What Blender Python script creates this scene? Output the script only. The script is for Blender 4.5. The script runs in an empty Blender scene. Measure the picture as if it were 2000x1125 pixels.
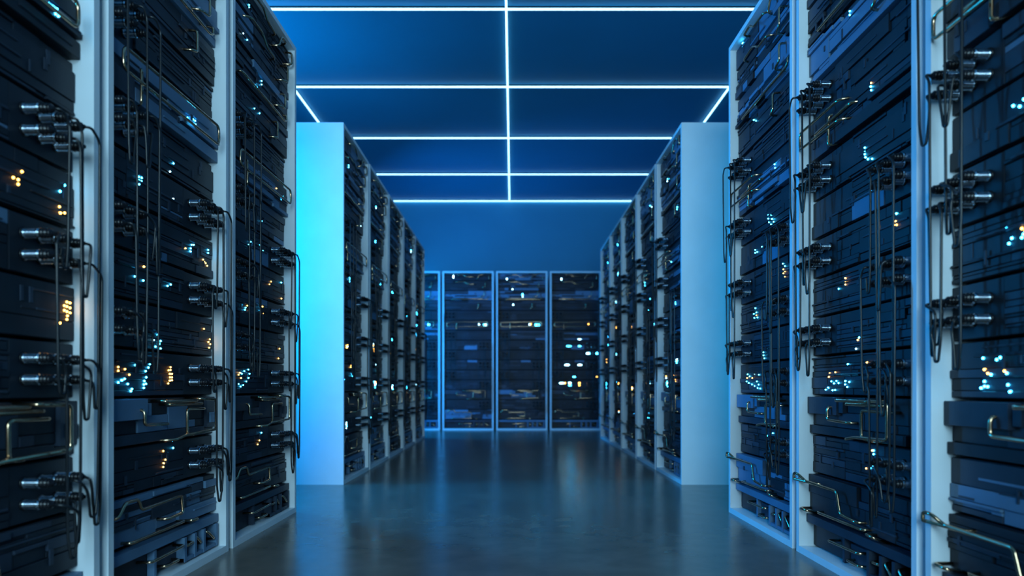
import bpy, math, random
from mathutils import Vector, Matrix
STRIP_E = 4.2
EXPO = 0.0
LAMPS = [
    # name, location, aims at, width, height, colour, watts, spread
    ('camera_side_fill', (0, -2.2, 1.7), (0, 3, 1.0), 1.7, 1.8, (.47, .82, 1.0), 165),  # unseen fill added behind the camera to brighten the frames facing it
    ('left_gap_lamp', (-1.85, 3.45, 1.2), (-.9, 4.3, 1.2), .5, 1.9, (.0, .30, .80), 19),
    ('left_gap_cross_fill', (-1.95, 3.88, 1.5), (1.1, 2.9, 1.3), .16, 1.6, (.0, .36, 1.0), 44, 120),  # second light added in the gap, throwing its blue across the aisle
    ('right_gap_lamp', (1.95, 3.35, 1.2), (1.5, 4.3, 1.2), .5, 1.9, (.0, .44, .8), 8),
    ('left_ceiling_fill', (-2.2, 5.2, 2.3), (-1.3, 6.2, 3.4), 1.0, 2.4, (.0, .48, 1.0), 44),  # added light without a fixture, washes the ceiling over the far left row
    ('end_left_lamp', (-1.6, 7.95, 1.3), (.1, 9.2, 1.2), .5, 2.0, (.0, .33, 1.0), 62),
    ('end_wall_fill', (-.9, 9.6, 2.35), (-.6, 10.0, 3.3), 2.6, .3, (.0, .42, .9), 2.5),  # unseen light put in above the end racks to lift the wall
]

C = bpy.context.scene.collection
H = 2.2          # rack height
RW = 0.708       # rack width
PITCH = 0.744    # rack pitch along a row (36 mm gap)
DEP = 0.92       # rack depth
AX = 1.026       # half aisle: rack frame fronts stand at x = +-AX
REC = 0.051      # how far the server fronts sit behind the frame front
CEIL = 3.458

# ------------------------------------------------------------------ materials
def nodes_of(m):
    m.use_nodes = True
    return m.node_tree.nodes, m.node_tree.links, m.node_tree.nodes['Principled BSDF']

def mat(name, col, rough=0.5, metal=0.0, var=0.0, scale=8.0, bump=0.0, spec=None, rvar=0.0):
    m = bpy.data.materials.new(name)
    n, l, b = nodes_of(m)
    b.inputs['Base Color'].default_value = (*col, 1)
    b.inputs['Roughness'].default_value = rough
    b.inputs['Metallic'].default_value = metal
    if spec is not None:
        b.inputs['Specular IOR Level'].default_value = spec
    if var or bump or rvar:
        tc = n.new('ShaderNodeTexCoord')
        t = n.new('ShaderNodeTexNoise'); t.inputs['Scale'].default_value = scale
        t.inputs['Detail'].default_value = 5
        l.new(tc.outputs['Object'], t.inputs['Vector'])
        if var:
            r = n.new('ShaderNodeValToRGB')
            r.color_ramp.elements[0].position = 0.3; r.color_ramp.elements[1].position = 0.7
            r.color_ramp.elements[0].color = (*[c * (1 - var) for c in col], 1)
            r.color_ramp.elements[1].color = (*[min(1, c * (1 + var)) for c in col], 1)
            l.new(t.outputs['Fac'], r.inputs['Fac']); l.new(r.outputs['Color'], b.inputs['Base Color'])
        if rvar:
            mr = n.new('ShaderNodeMapRange')
            mr.inputs['From Min'].default_value = 0.3; mr.inputs['From Max'].default_value = 0.7
            mr.inputs['To Min'].default_value = rough - rvar; mr.inputs['To Max'].default_value = rough + rvar
            l.new(t.outputs['Fac'], mr.inputs['Value']); l.new(mr.outputs['Result'], b.inputs['Roughness'])
        if bump:
            bp = n.new('ShaderNodeBump'); bp.inputs['Strength'].default_value = bump
            bp.inputs['Distance'].default_value = 0.002
            l.new(t.outputs['Fac'], bp.inputs['Height']); l.new(bp.outputs['Normal'], b.inputs['Normal'])
    return m

def emit(name, col, strength):
    m = bpy.data.materials.new(name)
    n, l, b = nodes_of(m)
    b.inputs['Base Color'].default_value = (0.02, 0.02, 0.02, 1)
    b.inputs['Emission Color'].default_value = (*col, 1)
    b.inputs['Emission Strength'].default_value = strength
    return m

M = {
    'frame': mat('painted_frame', (0.66, 0.74, 0.80), 0.45, var=0.04, scale=5, bump=0.05),
    'dark': mat('dark_plastic', (0.010, 0.016, 0.026), 0.45, var=0.25, scale=9, bump=0.06, spec=0.22),
    'mid': mat('slate_plastic', (0.019, 0.031, 0.052), 0.42, var=0.2, scale=9, bump=0.06, spec=0.25),
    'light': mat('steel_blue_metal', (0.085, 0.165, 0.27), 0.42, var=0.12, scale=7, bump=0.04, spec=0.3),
    'black': mat('black_gap', (0.006, 0.007, 0.009), 0.7, var=0.2),
    'bronze': mat('bronze_tube', (0.60, 0.40, 0.25), 0.17, 1.0, var=0.15, scale=30),
    'chrome': mat('threaded_chrome', (0.38, 0.46, 0.55), 0.14, 1.0, var=0.1, scale=30),
    'boot': mat('rubber_boot', (0.006, 0.007, 0.010), 0.25, var=0.2, spec=0.3),
    'cable': mat('cable_rubber', (0.008, 0.011, 0.015), 0.28, var=0.2, scale=20, spec=0.35),
    'cyan': emit('cyan_led', (0.03, 0.50, 1.0), 45),
    'orange': emit('amber_led', (1.0, 0.45, 0.08), 14),
    'white': emit('white_led', (0.30, 0.75, 1.0), 20),
    'strip': emit('light_strip_tube', (0.30, 0.68, 1.0), STRIP_E),
    'wall': mat('painted_wall', (0.02, 0.25, 0.42), 0.6, var=0.04, scale=2, bump=0.03),
    'ceiling': mat('painted_ceiling', (0.010, 0.21, 0.38), 0.6, var=0.04, scale=1.5, bump=0.02),
}

def floor_mat():
    m = bpy.data.materials.new('polished_concrete')
    n, l, b = nodes_of(m)
    tc = n.new('ShaderNodeTexCoord')
    t1 = n.new('ShaderNodeTexNoise'); t1.inputs['Scale'].default_value = 1.3; t1.inputs['Detail'].default_value = 9; t1.inputs['Roughness'].default_value = 0.62
    t2 = n.new('ShaderNodeTexNoise'); t2.inputs['Scale'].default_value = 9; t2.inputs['Detail'].default_value = 8
    mx = n.new('ShaderNodeMix'); mx.inputs['Factor'].default_value = 0.45
    l.new(tc.outputs['Object'], t1.inputs['Vector']); l.new(tc.outputs['Object'], t2.inputs['Vector'])
    l.new(t1.outputs['Fac'], mx.inputs['A']); l.new(t2.outputs['Fac'], mx.inputs['B'])
    r = n.new('ShaderNodeValToRGB')
    r.color_ramp.elements[0].position = 0.35; r.color_ramp.elements[1].position = 0.66
    r.color_ramp.elements[0].color = (0.105, 0.098, 0.088, 1); r.color_ramp.elements[1].color = (0.175, 0.152, 0.128, 1)
    l.new(mx.outputs['Result'], r.inputs['Fac']); l.new(r.outputs['Color'], b.inputs['Base Color'])
    mr = n.new('ShaderNodeMapRange')
    mr.inputs['From Min'].default_value = 0.35; mr.inputs['From Max'].default_value = 0.65
    mr.inputs['To Min'].default_value = 0.19; mr.inputs['To Max'].default_value = 0.25
    l.new(mx.outputs['Result'], mr.inputs['Value']); l.new(mr.outputs['Result'], b.inputs['Roughness'])
    bp = n.new('ShaderNodeBump'); bp.inputs['Strength'].default_value = 0.02; bp.inputs['Distance'].default_value = 0.003
    l.new(t2.outputs['Fac'], bp.inputs['Height']); l.new(bp.outputs['Normal'], b.inputs['Normal'])
    b.inputs['Specular IOR Level'].default_value = 0.36
    return m
M['floor'] = floor_mat()

# ------------------------------------------------------------------ mesh building
class MB:
    def __init__(s):
        s.v, s.f, s.mi, s.ms, s.sm = [], [], [], [], []
    def _m(s, k):
        if k not in s.ms: s.ms.append(k)
        return s.ms.index(k)
    def face(s, f, k, smooth=False):
        s.f.append(f); s.mi.append(s._m(k)); s.sm.append(smooth)
    def plate(s, x0, x1, z0, z1, yb, yf, k, ch=0.0007, kc=None):
        """a plate facing -Y with chamfered front edges"""
        ch = min(ch, (x1 - x0) * .3, (z1 - z0) * .3, max(1e-5, (yb - yf) * .8))
        o = len(s.v)
        for y, i in ((yb, 0), (yf + ch, 0), (yf, ch)):
            s.v += [(x0 + i, y, z0 + i), (x1 - i, y, z0 + i), (x1 - i, y, z1 - i), (x0 + i, y, z1 - i)]
        for a in (0, 4):
            for j in range(4):
                p, q = j, (j + 1) % 4
                s.face((o + a + p, o + a + q, o + a + 4 + q, o + a + 4 + p), k)
        s.face((o + 8, o + 9, o + 10, o + 11), k)
        s.face((o + 3, o + 2, o + 1, o), k)
    def box(s, x0, x1, y0, y1, z0, z1, k):
        o = len(s.v)
        s.v += [(x0, y0, z0), (x1, y0, z0), (x1, y1, z0), (x0, y1, z0), (x0, y0, z1), (x1, y0, z1), (x1, y1, z1), (x0, y1, z1)]
        for f in ((0, 3, 2, 1), (4, 5, 6, 7), (0, 1, 5, 4), (1, 2, 6, 5), (2, 3, 7, 6), (3, 0, 4, 7)):
            s.face(tuple(o + i for i in f), k)
    def lathe_y(s, prof, k, n=14, x=0, z=0):
        """prof: list of (y, r, matkey) going outwards (towards -Y)"""
        o = len(s.v)
        for y, r, _ in prof:
            for j in range(n):
                a = 2 * math.pi * j / n
                s.v.append((x + r * math.cos(a), y, z + r * math.sin(a)))
        for i in range(len(prof) - 1):
            for j in range(n):
                q = (j + 1) % n
                s.face((o + i * n + j, o + i * n + q, o + (i + 1) * n + q, o + (i + 1) * n + j), prof[i + 1][2] or k, True)
        s.face(tuple(o + (len(prof) - 1) * n + j for j in range(n)), prof[-1][2] or k)
        s.face(tuple(o + j for j in reversed(range(n))), k)
    def tube(s, pts, r, k, n=8, closed=False):
        P = [Vector(p) for p in pts]
        N = len(P); o = len(s.v)
        def tang(i):
            if closed: return (P[(i + 1) % N] - P[i - 1]).normalized()
            return (P[min(i + 1, N - 1)] - P[max(i - 1, 0)]).normalized()
        t = tang(0)
        u = t.cross(Vector((0, 0, 1)))
        if u.length < .1: u = t.cross(Vector((0, 1, 0)))
        u.normalize()
        for i in range(N):
            t2 = tang(i)
            u = (u - t2 * u.dot(t2)).normalized()
            w = t2.cross(u)
            for j in range(n):
                a = 2 * math.pi * j / n
                s.v.append(tuple(P[i] + u * (r * math.cos(a)) + w * (r * math.sin(a))))
        for i in range(N if closed else N - 1):
            i2 = (i + 1) % N
            for j in range(n):
                q = (j + 1) % n
                s.face((o + i * n + j, o + i * n + q, o + i2 * n + q, o + i2 * n + j), k, True)
        if not closed:
            s.face(tuple(o + j for j in reversed(range(n))), k)
            s.face(tuple(o + (N - 1) * n + j for j in range(n)), k)
    def mesh(s, name):
        me = bpy.data.meshes.new(name)
        me.from_pydata(s.v, [], s.f)
        for k in s.ms: me.materials.append(M[k])
        me.polygons.foreach_set('material_index', s.mi)
        me.polygons.foreach_set('use_smooth', s.sm)
        me.update()
        return me

def fillet(pts, r, seg=5, closed=False):
    """round the corners of a polyline"""
    P = [Vector(p) for p in pts]
    N = len(P); out = []
    for i in range(N):
        if not closed and i in (0, N - 1):
            out.append(P[i]); continue
        a, b, c = P[i - 1], P[i], P[(i + 1) % N]
        d1, d2 = (a - b), (c - b)
        rr = min(r, d1.length * .48, d2.length * .48)
        p, q = b + d1.normalized() * rr, b + d2.normalized() * rr
        for k in range(seg + 1):
            t = k / seg
            out.append(p.lerp(b, t).lerp(b.lerp(q, t), t))
    res = [out[0]]
    for p in out[1:]:
        if (p - res[-1]).length > 2e-4: res.append(p)
    return res

def link(name, me, parent=None):
    o = bpy.data.objects.new(name, me)
    C.objects.link(o)
    if parent is not None: o.parent = parent
    return o

def struct(name, mb):
    o = link(name, mb.mesh(name)); o['kind'] = 'structure'
    return o
# ------------------------------------------------------------------ server units
Z0, UH = 0.150, 0.1375
def slot_z(k):
    """z range of slot k; slot -1 is the tray at the foot of the rack"""
    if k < 0: return 0.026, 0.146
    if k == 14: return Z0 + 14 * UH, 2.174
    return Z0 + k * UH, Z0 + (k + 1) * UH
LCOL = (0.048, 0.099, 0.150)      # socket columns, left cluster
RCOL = (0.521, 0.572, 0.623)      # right cluster
LSLOT, RSLOT = (4, 6, 8, 10), (1, 3, 5, 7)
XL, XR = 0.026, RW - 0.026
PROUD = {9: .010, 12: .010, 2: .008, 13: .014, 14: .016, 11: .008, 0: .006}   # units that stand further out

def split(rng, x0, x1, z0, z1, out, lvl=0):
    w, h = x1 - x0, z1 - z0
    if lvl > 5 or (w < .14 and h < .04) or (lvl > 1 and rng.random() < .28):
        out.append((x0, x1, z0, z1)); return
    if w > h * rng.choice((2.5, 6, 14, 20)) or h < .022:
        if w < .05: out.append((x0, x1, z0, z1)); return
        t = x0 + w * rng.choice((.22, .3, .38, .5, .6, .7, .8))
        split(rng, x0, t, z0, z1, out, lvl + 1); split(rng, t, x1, z0, z1, out, lvl + 1)
    else:
        if h < .022: out.append((x0, x1, z0, z1)); return
        t = z0 + h * rng.choice((.25, .35, .5, .62, .75))
        split(rng, x0, x1, z0, t, out, lvl + 1); split(rng, x0, x1, t, z1, out, lvl + 1)

UNITS = {}
def unit(k, seed, light):
    """front of one server unit, in rack coordinates (x across, z up, front towards -Y): (mesh, plates)"""
    key = (k, seed, light)
    if key in UNITS: return UNITS[key]
    rng = random.Random(k * 131 + seed * 17 + 5)
    z0, z1 = slot_z(k); z0 += .004; z1 -= .004
    mb = MB(); rects = []
    lx = .196 if k in LSLOT else XL
    rx = .478 if k in RSLOT else XR
    proud = PROUD.get(k, 0)
    base = REC + .006
    mb.box(XL - .001, XR + .001, base, base + .55, z0, z1, 'dark')
    def add(a, b, c, d, out, m, g=.0009):
        mb.plate(a + g, b - g, c + g, d - g, base + .001, REC - out, m)
        rects.append((a, b, c, d, out))
    if k in LSLOT: add(XL, lx, z0, z1, .001, 'dark')
    if k in RSLOT: add(rx, XR, z0, z1, .001, 'dark')
    if k == -1:
        # open tray: a proud bar on top, then dark panel, brackets and cubby holes
        add(XL, XR, z1 - .030, z1, .026, 'light' if light else 'mid')
        add(XL, .27, z0, z1 - .032, .0, 'dark')
        add(.27, .285, z0, z1 - .032, .020, 'light' if light else 'mid')
        add(.285, .43, z0 + .012, z1 - .045, .004, 'mid')
        for a in (.43, .497, .560, .655):
            add(a, a + .017, z0, z1 - .032, .030, 'light' if light else 'mid')
        add(.43, .672, z0, z0 + .014, .028, 'light' if light else 'mid')
        add(.52, .556, z0 + .014, z1 - .05, .002, 'mid')
    elif k == 2:
        # big stepped blocks
        L = 'light' if light else 'mid'
        add(XL, .235, z1 - .060, z1, .022, L); add(.235, .265, z1 - .052, z1 - .014, .016, L)
        add(XL, .60, z0, z0 + .030, .014, 'mid' if light else 'dark')
        add(XL, .21, z0 + .030, z1 - .060, .001, 'dark')
        add(.21, .375, z0 + .030, z1 - .050, .006, L); add(.378, .50, z0 + .030, z1 - .028, .006, L)
        add(.265, .375, z1 - .050, z1, .003, 'dark'); add(.378, .50, z1 - .028, z1, .002, 'dark')
        add(.50, .545, z0 + .030, z0 + .055, .008, L); add(.50, .62, z0 + .055, z1, .003, 'dark')
        add(.545, .62, z0 + .030, z0 + .055, .003, 'dark')
        add(.62, XR, z0 + .022, z1, .012, 'mid'); add(.60, XR, z0, z0 + .022, .004, 'dark')
        add(.64, .675, z1 - .09, z1 - .055, .018, L, 0)
    else:
        rs = []
        split(rng, lx, rx, z0, z1, rs)
        for a, b, c, d in rs:
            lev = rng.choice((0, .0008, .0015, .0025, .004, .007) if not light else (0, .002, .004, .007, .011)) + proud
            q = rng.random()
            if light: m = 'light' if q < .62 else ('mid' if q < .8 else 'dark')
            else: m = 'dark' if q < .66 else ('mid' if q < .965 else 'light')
            if proud and a < XL + .002 or proud and b > XR - .002: lev += rng.choice((0, .004, .008))
            add(a, b, c, d, lev, m)
        # thin raised rails, slots and little latches
        for _ in range(3):
            a = rng.uniform(lx + .01, rx - .12); w = rng.uniform(.05, .30)
            c = rng.uniform(z0 + .008, z1 - .014); b = min(a + w, rx - .006)
            lev = max([r[4] for r in rects if r[0] < b and r[1] > a and r[2] < c + .005 and r[3] > c] + [0])
            m = rng.choice(('mid', 'dark', 'mid') if not light else ('light', 'mid'))
            mb.plate(a, b, c, c + rng.uniform(.003, .006), REC - lev + .001, REC - lev - rng.uniform(.002, .005), m, .0008)
        for _ in range(4):
            a = rng.uniform(lx + .01, rx - .03); c = rng.uniform(z0 + .02, z1 - .05)
            lev = max([r[4] for r in rects if r[0] < a + .012 and r[1] > a and r[2] < c + .03 and r[3] > c] + [0])
            mb.plate(a, a + rng.uniform(.004, .014), c, c + rng.uniform(.015, .04), REC - lev + .001, REC - lev - .0025, 'mid', .0008)
    UNITS[key] = (mb.mesh('server_unit'), rects)
    return UNITS[key]

def connector_mesh():
    mb = MB()
    p = [(REC, .0142, 'boot'), (REC - .004, .0142, 'boot'), (REC - .005, .0112, 'boot')]
    y = REC - .006
    for i in range(8):                          # threaded chrome barrel
        p += [(y, .0108, 'chrome'), (y - .0026, .0108, 'chrome'), (y - .0027, .0098, 'chrome'), (y - .0035, .0098, 'chrome')]
        y -= .0036
    p += [(y, .0125, 'boot'), (y - .002, .0125, 'boot'), (y - .003, .0105, 'chrome'), (y - .005, .0105, 'chrome')]
    y -= .006
    for r in (.0122, .0118, .0105):             # ridged dark boot
        p += [(y, .0085, 'boot'), (y - .002, r, 'boot'), (y - .005, r, 'boot'), (y - .0072, .0085, 'boot')]
        y -= .0078
    p += [(y, .0060, 'boot'), (y - .006, .0042, 'boot')]
    mb.lathe_y(p, 'boot', 12)
    return mb.mesh('connector'), y - .006
CONN, TIP = connector_mesh()

# bent bronze tubes, per slot: (points in rack coordinates, corner radius, closed)
S_ = REC + .004
HANDLES = {
    'loop9': (9, [(.062, -.002, 1.432), (.062, -.002, 1.492), (.625, -.002, 1.500), (.625, -.002, 1.436)], .022, True),
    'hook9': (9, [(.31, S_, 1.440), (.30, .004, 1.437), (.030, .000, 1.437), (.030, .000, 1.495), (.30, .004, 1.500), (.31, S_, 1.504)], .018, False),
    'post9': (9, [(.215, S_, 1.495), (.192, .024, 1.492), (.192, .024, 1.396), (.215, S_, 1.394)], .010, False),
    'rod9': (9, [(.36, S_, 1.470), (.35, .018, 1.470), (.10, .018, 1.462), (.09, S_, 1.460)], .016, False),
    'rod2': (2, [(.285, S_, .550), (.285, .000, .549), (.475, .000, .549), (.475, S_, .549)], .010, False),
    'rail2': (2, [(.33, S_, .540), (.33, .010, .538), (.53, .010, .538), (.53, S_, .540)], .010, False),
    'loop2': (2, [(.49, S_, .556), (.49, -.008, .553), (.590, -.008, .550), (.590, -.008, .447), (.40, .004, .440), (.34, .004, .430), (.31, S_, .430)], .014, False),
    'post2': (2, [(.56, S_, .520), (.55, .010, .520), (.425, .010, .522), (.425, .010, .440), (.47, .010, .436), (.49, S_, .436)], .014, False),
    'elbow2': (2, [(.197, S_, .528), (.197, .018, .525), (.197, .018, .484), (.330, .018, .480), (.34, S_, .480)], .012, False),
    'step0': (0, [(.050, S_, .240), (.060, .012, .244), (.095, .012, .280), (.155, .012, .280), (.172, .012, .247), (.392, .012, .252), (.402, .012, .196), (.315, .012, .194), (.305, S_, .194)], .012, False),
    'crank0': (0, [(.12, S_, .258), (.10, .012, .258), (.020, -.010, .262), (.012, -.014, .262), (.012, -.014, .284), (.045, -.014, .284), (.062, .004, .262), (.275, .010, .258), (.298, .010, .190), (.39, .012, .182), (.40, S_, .182)], .012, False),
    'rod0': (0, [(.125, S_, .164), (.130, .016, .164), (.420, .016, .166), (.425, S_, .166)], .010, False),
    'arch0': (0, [(.455, S_, .158), (.455, .006, .162), (.490, .006, .160), (.490, S_, .140)], .010, False),
    'arch0b': (0, [(.035, S_, .162), (.035, .0, .162), (.075, .0, .160), (.075, S_, .150)], .010, False),
    'rodb': (-1, [(.215, S_, .088), (.220, .010, .088), (.405, .010, .092), (.410, S_, .092)], .010, False),
    'rodb2': (-1, [(.315, S_, .050), (.320, .020, .050), (.395, .020, .050), (.400, S_, .050)], .010, False),
    'cubby1': (-1, [(.452, S_, .080), (.456, .024, .080), (.494, .024, .082), (.494, S_, .082)], .008, False),
    'cubby2': (-1, [(.520, S_, .094), (.520, .026, .092), (.552, .026, .066), (.552, S_, .064)], .008, False),
    'cubby3': (-1, [(.590, S_, .096), (.592, .022, .094), (.640, .022, .060), (.645, S_, .058)], .008, False),
    'hook11': (11, [(.496, S_, 1.768), (.496, .012, 1.765), (.496, .012, 1.695), (.470, .012, 1.688), (.462, S_, 1.688)], .012, False),
    'hook12': (12, [(.575, S_, 1.925), (.575, .006, 1.922), (.575, .006, 1.856), (.520, .010, 1.848), (.510, S_, 1.848)], .014, False),
    'rod12': (12, [(.120, S_, 1.812), (.125, .018, 1.812), (.600, .018, 1.812), (.625, .018, 1.822), (.625, .018, 1.845), (.62, S_, 1.85)], .010, False),
    'rod12b': (12, [(.150, S_, 1.824), (.155, .026, 1.824), (.560, .026, 1.824), (.565, S_, 1.824)], .010, False),
    'wave13': (13, [(.16, S_, 2.050), (.18, .006, 2.052), (.30, .006, 2.055), (.36, .006, 2.020), (.45, .006, 2.020), (.46, S_, 2.020)], .020, False),
    'hook13': (13, [(.590, S_, 2.060), (.590, .000, 2.055), (.590, .000, 1.985), (.550, .006, 1.975), (.540, S_, 1.975)], .012, False),
    'wave14': (14, [(.20, S_, 2.148), (.21, -.004, 2.146), (.29, -.004, 2.150), (.33, -.004, 2.120), (.44, .0, 2.120), (.45, S_, 2.120)], .018, False),
    'hook14': (14, [(.47, S_, 2.090), (.48, .000, 2.095), (.51, .000, 2.150), (.57, .000, 2.152), (.60, S_, 2.150)], .012, False),
    'drop14': (14, [(.645, S_, 2.150), (.645, .000, 2.145), (.645, .000, 2.092), (.625, S_, 2.086)], .012, False),
    'hook7': (7, [(.30, S_, 1.225), (.30, .022, 1.222), (.40, .022, 1.222), (.40, S_, 1.222)], .010, False),
}
COMMON = ('post9', 'rod2', 'rail2', 'loop2', 'post2', 'elbow2', 'rod0', 'arch0', 'rodb', 'rodb2', 'cubby1', 'cubby2', 'cubby3',
          'hook11', 'hook12', 'rod12', 'rod12b', 'wave13', 'hook13', 'wave14', 'hook14', 'drop14')
STYLE = {'L': COMMON + ('loop9', 'step0'), 'R': COMMON + ('hook9', 'rod9', 'crank0', 'arch0b')}
HM = {}
def handle_mesh(key):
    if key not in HM:
        k, pts, r, cl = HANDLES[key]
        mb = MB(); mb.tube(fillet(pts, r, 6, cl), .0047, 'bronze', 8, cl)
        HM[key] = mb.mesh('handle')
    return HM[key]

def socket(c):
    """'R7,0,t' -> tip of that connector"""
    cl = RCOL if c[0] == 'R' else LCOL
    a = c[1:].split(',')
    z0, z1 = slot_z(int(a[0]))
    return cl[int(a[1])], (z0 + z1) / 2 + (.0235 if a[2] == 't' else -.0235)

CABLES = [  # from, to, lowest point, sideways drift of each leg
    ('R7,0,t', 'R5,0,b', .855, .018, .010), ('R7,1,t', 'R3,1,t', .515, .012, .022), ('R7,2,t', 'R3,2,b', .540, .022, .014),
    ('R7,1,b', 'R5,2,t', .800, .006, -.016), ('R5,0,t', 'R3,0,t', .575, -.010, .014), ('R5,1,b', 'R1,1,b', .235, .010, .006),
    ('R5,2,b', 'R1,2,t', .262, .026, .004), ('R3,0,b', 'R1,0,b', .205, .012, .020), ('R3,2,t', 'R1,1,t', .285, .018, .016),
    ('L10,0,t', 'L8,0,b', 1.175, -.014, .012), ('L10,1,t', 'L6,1,t', .940, .012, .022), ('L10,2,t', 'L6,2,b', .905, .020, .012),
    ('L8,1,b', 'L8,2,b', 1.190, .004, -.004), ('L8,0,t', 'L4,0,t', .665, .012, .018), ('L8,2,t', 'L4,2,b', .630, .018, .008),
    ('L6,0,b', 'L4,1,t', .690, .010, .008), ('L6,1,b', 'L4,1,b', .650, .010, -.010),
]
CM = []
rc = random.Random(4)
for a, b, zl, da, db in CABLES:
    (xa, za), (xb, zb) = socket(a), socket(b)
    ya, yb_ = TIP - rc.uniform(.010, .016), TIP - rc.uniform(.010, .020)
    da, db = da * 1.7, db * 1.7
    xa2, xb2 = xa + da, xb + db
    if abs(xa2 - xb2) < .018: xb2 += .018 if xb2 >= xa2 else -.018
    xm = (xa2 + xb2) / 2
    fl = .30
    mid = [(xa2 + (xm - xa2) * fl, ya, zl + .05), (xm + (xa2 - xm) * .35, (ya + yb_) / 2, zl), (xm + (xb2 - xm) * .35, (ya + yb_) / 2, zl), (xb2 + (xm - xb2) * fl, yb_, zl + .05)]
    pts = [(xa, TIP + .004, za), (xa + da * .2, ya, za), (xa2, ya - .001, za - .022)] + mid
    if zb - .03 > zl + .06: pts += [(xb2, yb_ - .001, zb - .026)]
    pts += [(xb + db * .2, yb_, zb - .004), (xb, TIP + .004, zb)]
    mb = MB(); mb.tube(fillet(pts, .016, 5), .0032, 'cable', 7)
    CM.append(mb.mesh('cable'))

def led_mesh(k):
    mb = MB()
    mb.lathe_y([(.0025, 1.0, k), (-.0006, 1.0, k), (-.0014, .92, k), (-.0022, .72, k), (-.0027, .40, k)], k, 10)
    for i, v in enumerate(mb.v): mb.v[i] = (v[0], v[1], v[2])
    return mb.mesh('status_light')
LM = {'c': led_mesh('cyan'), 'o': led_mesh('orange'), 'w': led_mesh('white')}

# rack shell parts
def shell():
    T = .022
    out = []
    for x0 in (0, RW - T):
        mb = MB(); mb.box(x0, x0 + T, 0, DEP, 0, H, 'frame'); out.append(('side_panel', mb.mesh('side_panel')))
    mb = MB(); mb.box(T, RW - T, 0, DEP, H - T, H, 'frame'); out.append(('top_panel', mb.mesh('top_panel')))
    mb = MB(); mb.box(T, RW - T, 0, DEP, 0, .024, 'frame'); out.append(('base_panel', mb.mesh('base_panel')))
    mb = MB(); mb.box(T, RW - T, DEP - .012, DEP - .001, .024, H - T, 'black'); out.append(('back_panel', mb.mesh('back_panel')))
    return out
SHELL = shell()

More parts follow.
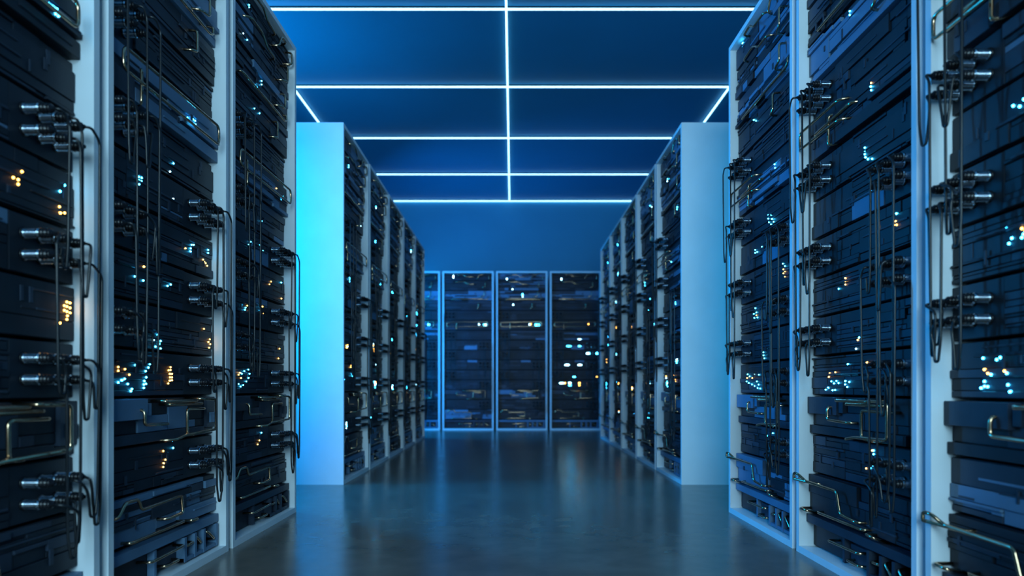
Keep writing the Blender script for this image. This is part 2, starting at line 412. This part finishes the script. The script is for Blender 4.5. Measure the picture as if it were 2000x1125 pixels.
LEDS = {
    'L1': '576,1468,c 582,1468,c 589,1469,c 596,1469,c 603,1470,c 577,1459,c 584,1459,c 591,1459,c 597,1459,c 604,1460,c 587,1450,c 596,1450,c 511,1062,o 486,1041,o 500,1041,o 500,1031,o 647,1074,c 632,1055,c 630,1018,o 630,1003,o 648,1008,o 656,796,o 667,795,o 647,786,o 656,785,o 667,783,o 647,775,o 656,773,o 667,771,o 658,763,o 656,754,o 632,743,o',
    'L2': '473,1469,c 486,1469,c 500,1470,c 476,1457,c 490,1457,c 503,1459,c 404,1297,c 389,1266,w 221,1196,c 236,1198,c 221,1186,c 234,1187,c 223,1175,c 414,1188,w 528,1067,c 542,1070,c 528,1055,c 528,1045,c 493,1048,o 647,1075,c 647,1064,c 624,1029,o 635,1026,o 647,1019,o 616,1035,o 210,935,c 205,907,c 247,902,c 250,943,o 379,907,c 398,914,c 320,750,c 297,732,w 337,732,c 334,723,c 305,713,c 323,711,c 334,709,c 624,795,o 663,761,o 651,751,o 663,744,o 655,731,o 121,646,o 121,636,o 152,641,o 165,626,o 202,654,c 242,666,w 277,660,c 269,649,c 255,638,c 250,620,c 250,609,c 247,599,c 258,601,c 247,589,c 121,604,c 131,610,c 143,614,c 167,600,c 180,580,c 187,586,c 395,654,o 383,644,o 395,645,o 383,633,o 395,633,o 383,622,o 395,622,o 383,612,o 395,613,o 383,603,o 352,395,o 411,399,c 364,367,o 355,357,o 352,346,o',
    'L3': '210,2116,c 231,2119,c 166,1979,w 210,1977,c 365,1885,c 365,1870,c 299,1741,c 354,1744,c 618,1472,c 605,1450,c 527,1480,o 405,1303,c 288,1189,c 267,1172,c 388,1196,c 411,1177,c 489,1046,o 508,1061,o 533,1051,o 638,1077,c 631,1002,o 215,921,c 236,912,c 215,901,c 251,922,o 262,904,o 394,933,c 388,919,c 417,938,o 423,910,o 315,717,c 618,769,o 611,724,o 200,645,c 226,656,c 256,663,c 161,604,c 180,594,c 205,600,c 236,615,c 251,629,c 262,646,c 161,640,o 175,648,o 185,628,o 399,397,c 365,367,o 365,350,o',
    'R1': '222,1195,c 240,1186,c 252,1196,c 264,1184,c 203,936,c 217,912,c 209,902,c 245,926,o 255,920,o 250,913,c 245,907,c 262,909,o 258,904,o 134,657,c 176,652,c 187,656,c 144,631,o 155,622,o 165,619,c 205,626,o 212,621,c 208,596,c 215,581,c 127,589,c 137,604,c 137,593,c 147,592,c 261,657,c 261,643,c 261,587,c',
    'R2': '316,1770,c 316,1758,c 439,1488,o 436,1479,c 436,1468,c 382,1318,c 382,1309,c 382,1298,c 385,1288,c 394,1279,c 417,1272,c 425,1193,c 411,1179,c 297,1184,w 541,1076,c 538,1055,o 533,1047,o 543,1044,o 252,944,o 252,934,o 252,923,o 422,942,o 208,916,c 344,745,c 332,738,o 325,711,w 275,665,c 388,666,o 187,641,o 155,638,o 148,626,o 166,611,c 184,604,c 201,612,c 215,605,c 144,590,c 126,583,c 180,581,c 198,582,c 255,611,c 255,600,c 268,592,c 281,608,c 414,402,o 422,403,c 422,392,c 414,358,c 400,348,c 377,344,o',
    'R3': '117,2182,c 110,2167,c 110,2149,c 219,1771,c 243,1757,c 472,1489,c 477,1473,c 371,1311,c 371,1296,c 404,1303,c 409,1285,c 371,1281,c 393,1267,c 420,1271,c 207,1200,c 207,1187,c 231,1186,c 285,1197,c 393,1193,c 414,1193,c 513,1081,c 533,1068,c 518,1058,o 533,1047,o 518,1042,o 533,1027,o 207,942,c 188,919,c 219,922,c 231,898,c 194,900,c 219,909,o 387,948,w 303,741,c 303,728,c 314,715,c 117,651,c 123,634,o 143,641,c 194,649,w 188,633,o 255,646,c 117,618,c 143,611,c 169,604,c 200,597,c 243,617,c 249,603,c 267,586,c 237,588,c 382,665,o 382,652,o 393,632,o 365,388,c 409,402,c',
}
BIG = {('L1', 9), ('L2', 9), ('R2', 11), ('R3', 14), ('R3', 9), ('R2', 9)}

def parse(s):
    return [(int(a) / 1000, int(b) / 1000, (.0023 if c != 'o' else .0022), .0026, c) for a, b, c in (t.split(',') for t in s.split())]

def random_leds(seed):
    r = random.Random(seed); out = []
    for k in (13, 11, 9, 8, 7, 6, 5, 4, 3, 3, 3, 1):
        if r.random() < .2: continue
        z0, z1 = slot_z(k)
        x, z = r.uniform(.22 if k in LSLOT else .08, .45 if k in RSLOT else .64), r.uniform(z0 + .03, z1 - .03)
        c = 'o' if (k < 8 and r.random() < .35) else 'c'
        for _ in range(r.choice((2, 3, 4, 6, 8) if k < 8 else (1, 2, 3, 4))):
            out.append((x, z, .0028, .0036, c if r.random() < .8 else 'w'))
            x = min(.66, max(.05, x + r.choice((-.011, 0, .011)))); z = min(z1 - .01, max(z0 + .01, z + r.choice((-.012, .012, -.012))))
    seen, res = set(), []
    for t in out:
        key = (round(t[0], 3), round(t[1], 3))
        if key not in seen: seen.add(key); res.append(t)
    return res

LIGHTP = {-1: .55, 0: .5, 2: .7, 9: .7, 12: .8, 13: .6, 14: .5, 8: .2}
def make_rack(loc, rotz, side, seed, leds, label, group, lights=None):
    root = bpy.data.objects.new('server_rack', None); C.objects.link(root)
    root.location = loc; root.rotation_euler = (0, 0, rotz); root.empty_display_size = .1
    root['label'] = label; root['category'] = 'server rack'; root['group'] = group
    for n, me in SHELL: link(n, me, root)
    r = random.Random(seed)
    units = {}
    for k in range(-1, 15):
        lt = (k in lights) if lights is not None else r.random() < LIGHTP.get(k, .06)
        me, rects = unit(k, r.randrange(2), lt)
        units[k] = (link('server_unit', me, root), rects)
    for cols, slots in ((LCOL, LSLOT), (RCOL, RSLOT)):
        for k in slots:
            z0, z1 = slot_z(k)
            for x in cols:
                for dz in (.0235, -.0235):
                    o = link('connector', CONN, units[k][0]); o.location = (x, 0, (z0 + z1) / 2 + dz)
                    o.rotation_euler = (0, r.uniform(0, 6), 0)
    for h in STYLE[side]:
        link('handle', handle_mesh(h), units[HANDLES[h][0]][0])
    for me in CM: link('cable', me, root)
    for x, z, w, h, c in leds:
        k = max(-1, min(14, int(math.floor((z - Z0) / UH))))
        z0, z1 = slot_z(k); z = min(z1 - .009, max(z0 + .009, z))
        lev = max([q[4] for q in units[k][1] if q[0] - w <= x <= q[1] + w and q[2] - h <= z <= q[3] + h] + [-.006])
        o = link('status_light', LM[c], units[k][0])
        o.location = (x, REC - lev - .0006, z); o.scale = (w, 1, h)
    return root

# ------------------------------------------------------------------ the setting
X0, X1, Y0, Y1 = -3.4, 3.4, -4.2, 10.06
def shell_box(name, a, b, c, d, e, f, k):
    mb = MB(); mb.box(a, b, c, d, e, f, k); struct(name, mb)
shell_box('floor', X0, X1, Y0, Y1, -.1, 0, 'floor')
shell_box('ceiling', X0, X1, Y0, Y1, CEIL, CEIL + .1, 'ceiling')
shell_box('wall_back', X0 - .1, X1 + .1, Y1, Y1 + .1, -.1, CEIL + .1, 'wall')
shell_box('wall_front', X0 - .1, X1 + .1, Y0 - .1, Y0, -.1, CEIL + .1, 'wall')
shell_box('wall_left', X0 - .1, X0, Y0, Y1, -.1, CEIL + .1, 'wall')
shell_box('wall_right', X1, X1 + .1, Y0, Y1, -.1, CEIL + .1, 'wall')

# light strips, lowered a little below the ceiling so they cast a halo on it
SY = [4.953, 6.233, 7.511, 8.79, 10.045]
SLAB = ['straight white light strip across the ceiling, the cross line closest to the viewer',
        'straight white strip across the ceiling, second cross line from the viewer',
        'straight white strip across the ceiling, middle one of the five cross lines',
        'straight white strip across the ceiling, last one before the end wall',
        'thick glowing white light strip where the ceiling meets the end wall']
def strip(x0, x1, y0, y1, w, label, z=CEIL):
    mb = MB(); mb.box(x0, x1, y0, y1, z - .026, z - .018, 'strip')
    o = link('ceiling_light_strip', mb.mesh('ceiling_light_strip'))
    mb = MB(); a, b = (.0, w * .7) if x1 - x0 > y1 - y0 else (w * .7, .0)
    mb.box(x0 + b * 0 + a, x1 - a, y0 + b, y1 - b, z - .018, z, 'black')  # rail added to carry the strip, which is lowered for its halo
    rail = link('added_rail' if label else 'unseen_strip_1', mb.mesh('added_rail'), o)
    if label:
        o['label'] = label; o['category'] = 'light strip'; o['group'] = 'light strips in a grid on the ceiling'; o['kind'] = 'thing'
    else:
        o.name = 'unseen_strip_1'; o['kind'] = 'structure'  # unseen light strip of the same grid, kept for the light it gives
    return o
xs = (-2.08, -.047, 2.055)
for i, y in enumerate(SY):
    w = .009 if i < 4 else .013
    for_label = SLAB[i]
    strip(xs[0], xs[2], y - w, y + w, w, for_label)
for y in (3.674, 2.395, 1.116, -.163, -1.442):
    strip(xs[0], xs[2], y - .011, y + .011, .011, None)
for x, lb in zip(xs, ('short visible piece of white lengthwise strip going behind the cyan-lit panel',
                      'long white light strip running lengthwise down the middle of the ceiling over the aisle',
                      'short visible piece of white lengthwise strip going behind the pale blue panel')):
    strip(x - .008, x + .008, -1.442, SY[4] - .014, .008, lb, CEIL - 0.0006)

# ------------------------------------------------------------------ racks
HALF = math.pi / 2
near_y = (.928, 1.672, 2.416)
far_y = [3.997 + i * PITCH for i in range(5)]
NL = ['server rack nearest the viewer on the left, cut off by the picture edge',
      'left server rack between two others, steel-blue drawer with bent tube near its foot',
      'last server rack of the front left row, beside the cyan-lit panel']
NR = ['server rack nearest the viewer on the right, cut off by the picture edge',
      'right server rack between two others of the front row, its servers near black',
      'blue-lit last server rack of the front right row, beside the pale blue panel']
FL = ['first server rack of the far left row, its smooth side panel glowing bright cyan',
      'second server rack of the far left row, behind the one with the cyan side panel',
      'third server rack of the far left row, the middle one of five',
      'fourth server rack of the far left row, before the last one',
      'last server rack of the far left row, closest to the racks on the end wall']
FR = ['first server rack of the far right row, its smooth side panel pale blue',
      'second server rack of far right row, behind the one with pale blue side panel',
      'third server rack of the far right row, the middle one of five',
      'fourth server rack of the far right row, before the last one',
      'last server rack of the far right row, closest to the racks on the end wall']
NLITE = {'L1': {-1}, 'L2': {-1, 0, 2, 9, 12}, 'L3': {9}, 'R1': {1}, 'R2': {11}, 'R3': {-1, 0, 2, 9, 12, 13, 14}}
for i, y in enumerate(near_y):
    a, b = 'L%d' % (i + 1), 'R%d' % (i + 1)
    make_rack((-AX, y, 0), HALF, 'L', 11 + i, parse(LEDS[a]), NL[i], 'server racks of the front left row', NLITE[a])
    make_rack((AX, y + RW, 0), -HALF, 'R', 21 + i, parse(LEDS[b]), NR[i], 'server racks of the front right row', NLITE[b])
for i, y in enumerate(far_y):
    make_rack((-AX, y, 0), HALF, 'L', 31 + i, random_leds(50 + i), FL[i], 'server racks of the far left row')
    make_rack((AX, y + RW, 0), -HALF, 'R', 41 + i, random_leds(70 + i), FR[i], 'server racks of the far right row')

def back_leds(j, s):
    """x, z in millimetres on the face of a rack at the end wall, half width, half height, colour"""
    return [(a / 1000, b / 1000, w / 1300, h / 1350, c) for a, b, w, h, c in s]
BX = -1.732 + .018
BACK = [
    [(470, 1472, 4, 14, 'w'), (480, 1472, 3, 10, 'w'), (545, 1465, 8, 16, 'c'), (560, 1462, 6, 14, 'c')],
    [(150, 2128, 9, 30, 'w'), (505, 1466, 8, 14, 'w'), (575, 1462, 9, 16, 'c'), (597, 1462, 11, 18, 'w')],
    [(148, 2096, 8, 18, 'w'), (226, 1955, 7, 12, 'w'), (365, 1880, 10, 20, 'c'), (366, 1855, 6, 14, 'w'), (236, 1741, 8, 14, 'w'),
     (462, 1466, 8, 13, 'w'), (482, 1470, 8, 13, 'o'), (547, 1460, 10, 18, 'c'), (566, 1460, 9, 18, 'c'), (592, 1460, 8, 18, 'c')],
    [(160, 2096, 9, 20, 'w'), (536, 1472, 9, 15, 'o'), (414, 1264, 30, 12, 'w'), (265, 1166, 60, 9, 'c'), (414, 1166, 26, 9, 'c'),
     (530, 1065, 30, 16, 'w'), (552, 1065, 14, 16, 'c'), (655, 1065, 20, 16, 'c'), (240, 905, 44, 13, 'w'), (418, 905, 38, 13, 'w'),
     (340, 740, 26, 9, 'c'), (655, 740, 12, 7, 'o'), (165, 652, 42, 13, 'w'), (212, 652, 12, 13, 'o'), (280, 654, 28, 13, 'w'),
     (280, 622, 27, 11, 'c'), (412, 652, 18, 13, 'o'), (412, 622, 15, 9, 'o')],
]
BL = ['partly hidden rack at the end wall, left one of the four, lit deep blue',
      'second rack from the left at the end wall, one tall white light at its top',
      'middle rack of the end wall under the centre light strip, few small lights',
      'rack at the right of the end wall, rows of bright white and cyan bars']
for j in range(4):
    make_rack((BX + j * PITCH, 9.11, 0), 0, 'L', 61 + j, back_leds(j, BACK[j]), BL[j], 'server racks along the end wall')

# ------------------------------------------------------------------ lamps and added fill lights
def area(name, loc, target, sx, sy, col, power, spread=180):
    l = bpy.data.lights.new(name, 'AREA'); l.shape = 'RECTANGLE'; l.size = sx; l.size_y = sy
    l.color = col; l.energy = power; l.spread = math.radians(spread)
    o = bpy.data.objects.new(name, l); C.objects.link(o); o.location = loc
    o.rotation_euler = (Vector(target) - Vector(loc)).to_track_quat('-Z', 'Y').to_euler()
    return o
for a in LAMPS: area(*a)

w = bpy.data.worlds.new('World'); bpy.context.scene.world = w; w.use_nodes = True
w.node_tree.nodes['Background'].inputs[0].default_value = (0.02, 0.08, 0.2, 1)
w.node_tree.nodes['Background'].inputs[1].default_value = 0.3

# ------------------------------------------------------------------ camera
cam = bpy.data.cameras.new('camera'); co = bpy.data.objects.new('camera', cam); C.objects.link(co)
co.location = (0, 0, .59); co.rotation_euler = (math.pi / 2, 0, 0)
cam.sensor_width = 36; cam.lens = 36 * 1286 / 2000
cam.shift_y = (757 - 562.5) / 2000; cam.shift_x = -.0005
cam.clip_start = .02; cam.clip_end = 60
cam.dof.use_dof = True; cam.dof.focus_distance = 2.5; cam.dof.aperture_fstop = 2.0
sc = bpy.context.scene
sc.camera = co
sc.view_settings.view_transform = 'Standard'; sc.view_settings.look = 'None'
sc.view_settings.exposure = EXPO; sc.view_settings.gamma = 1
sc.view_settings.use_curve_mapping = False
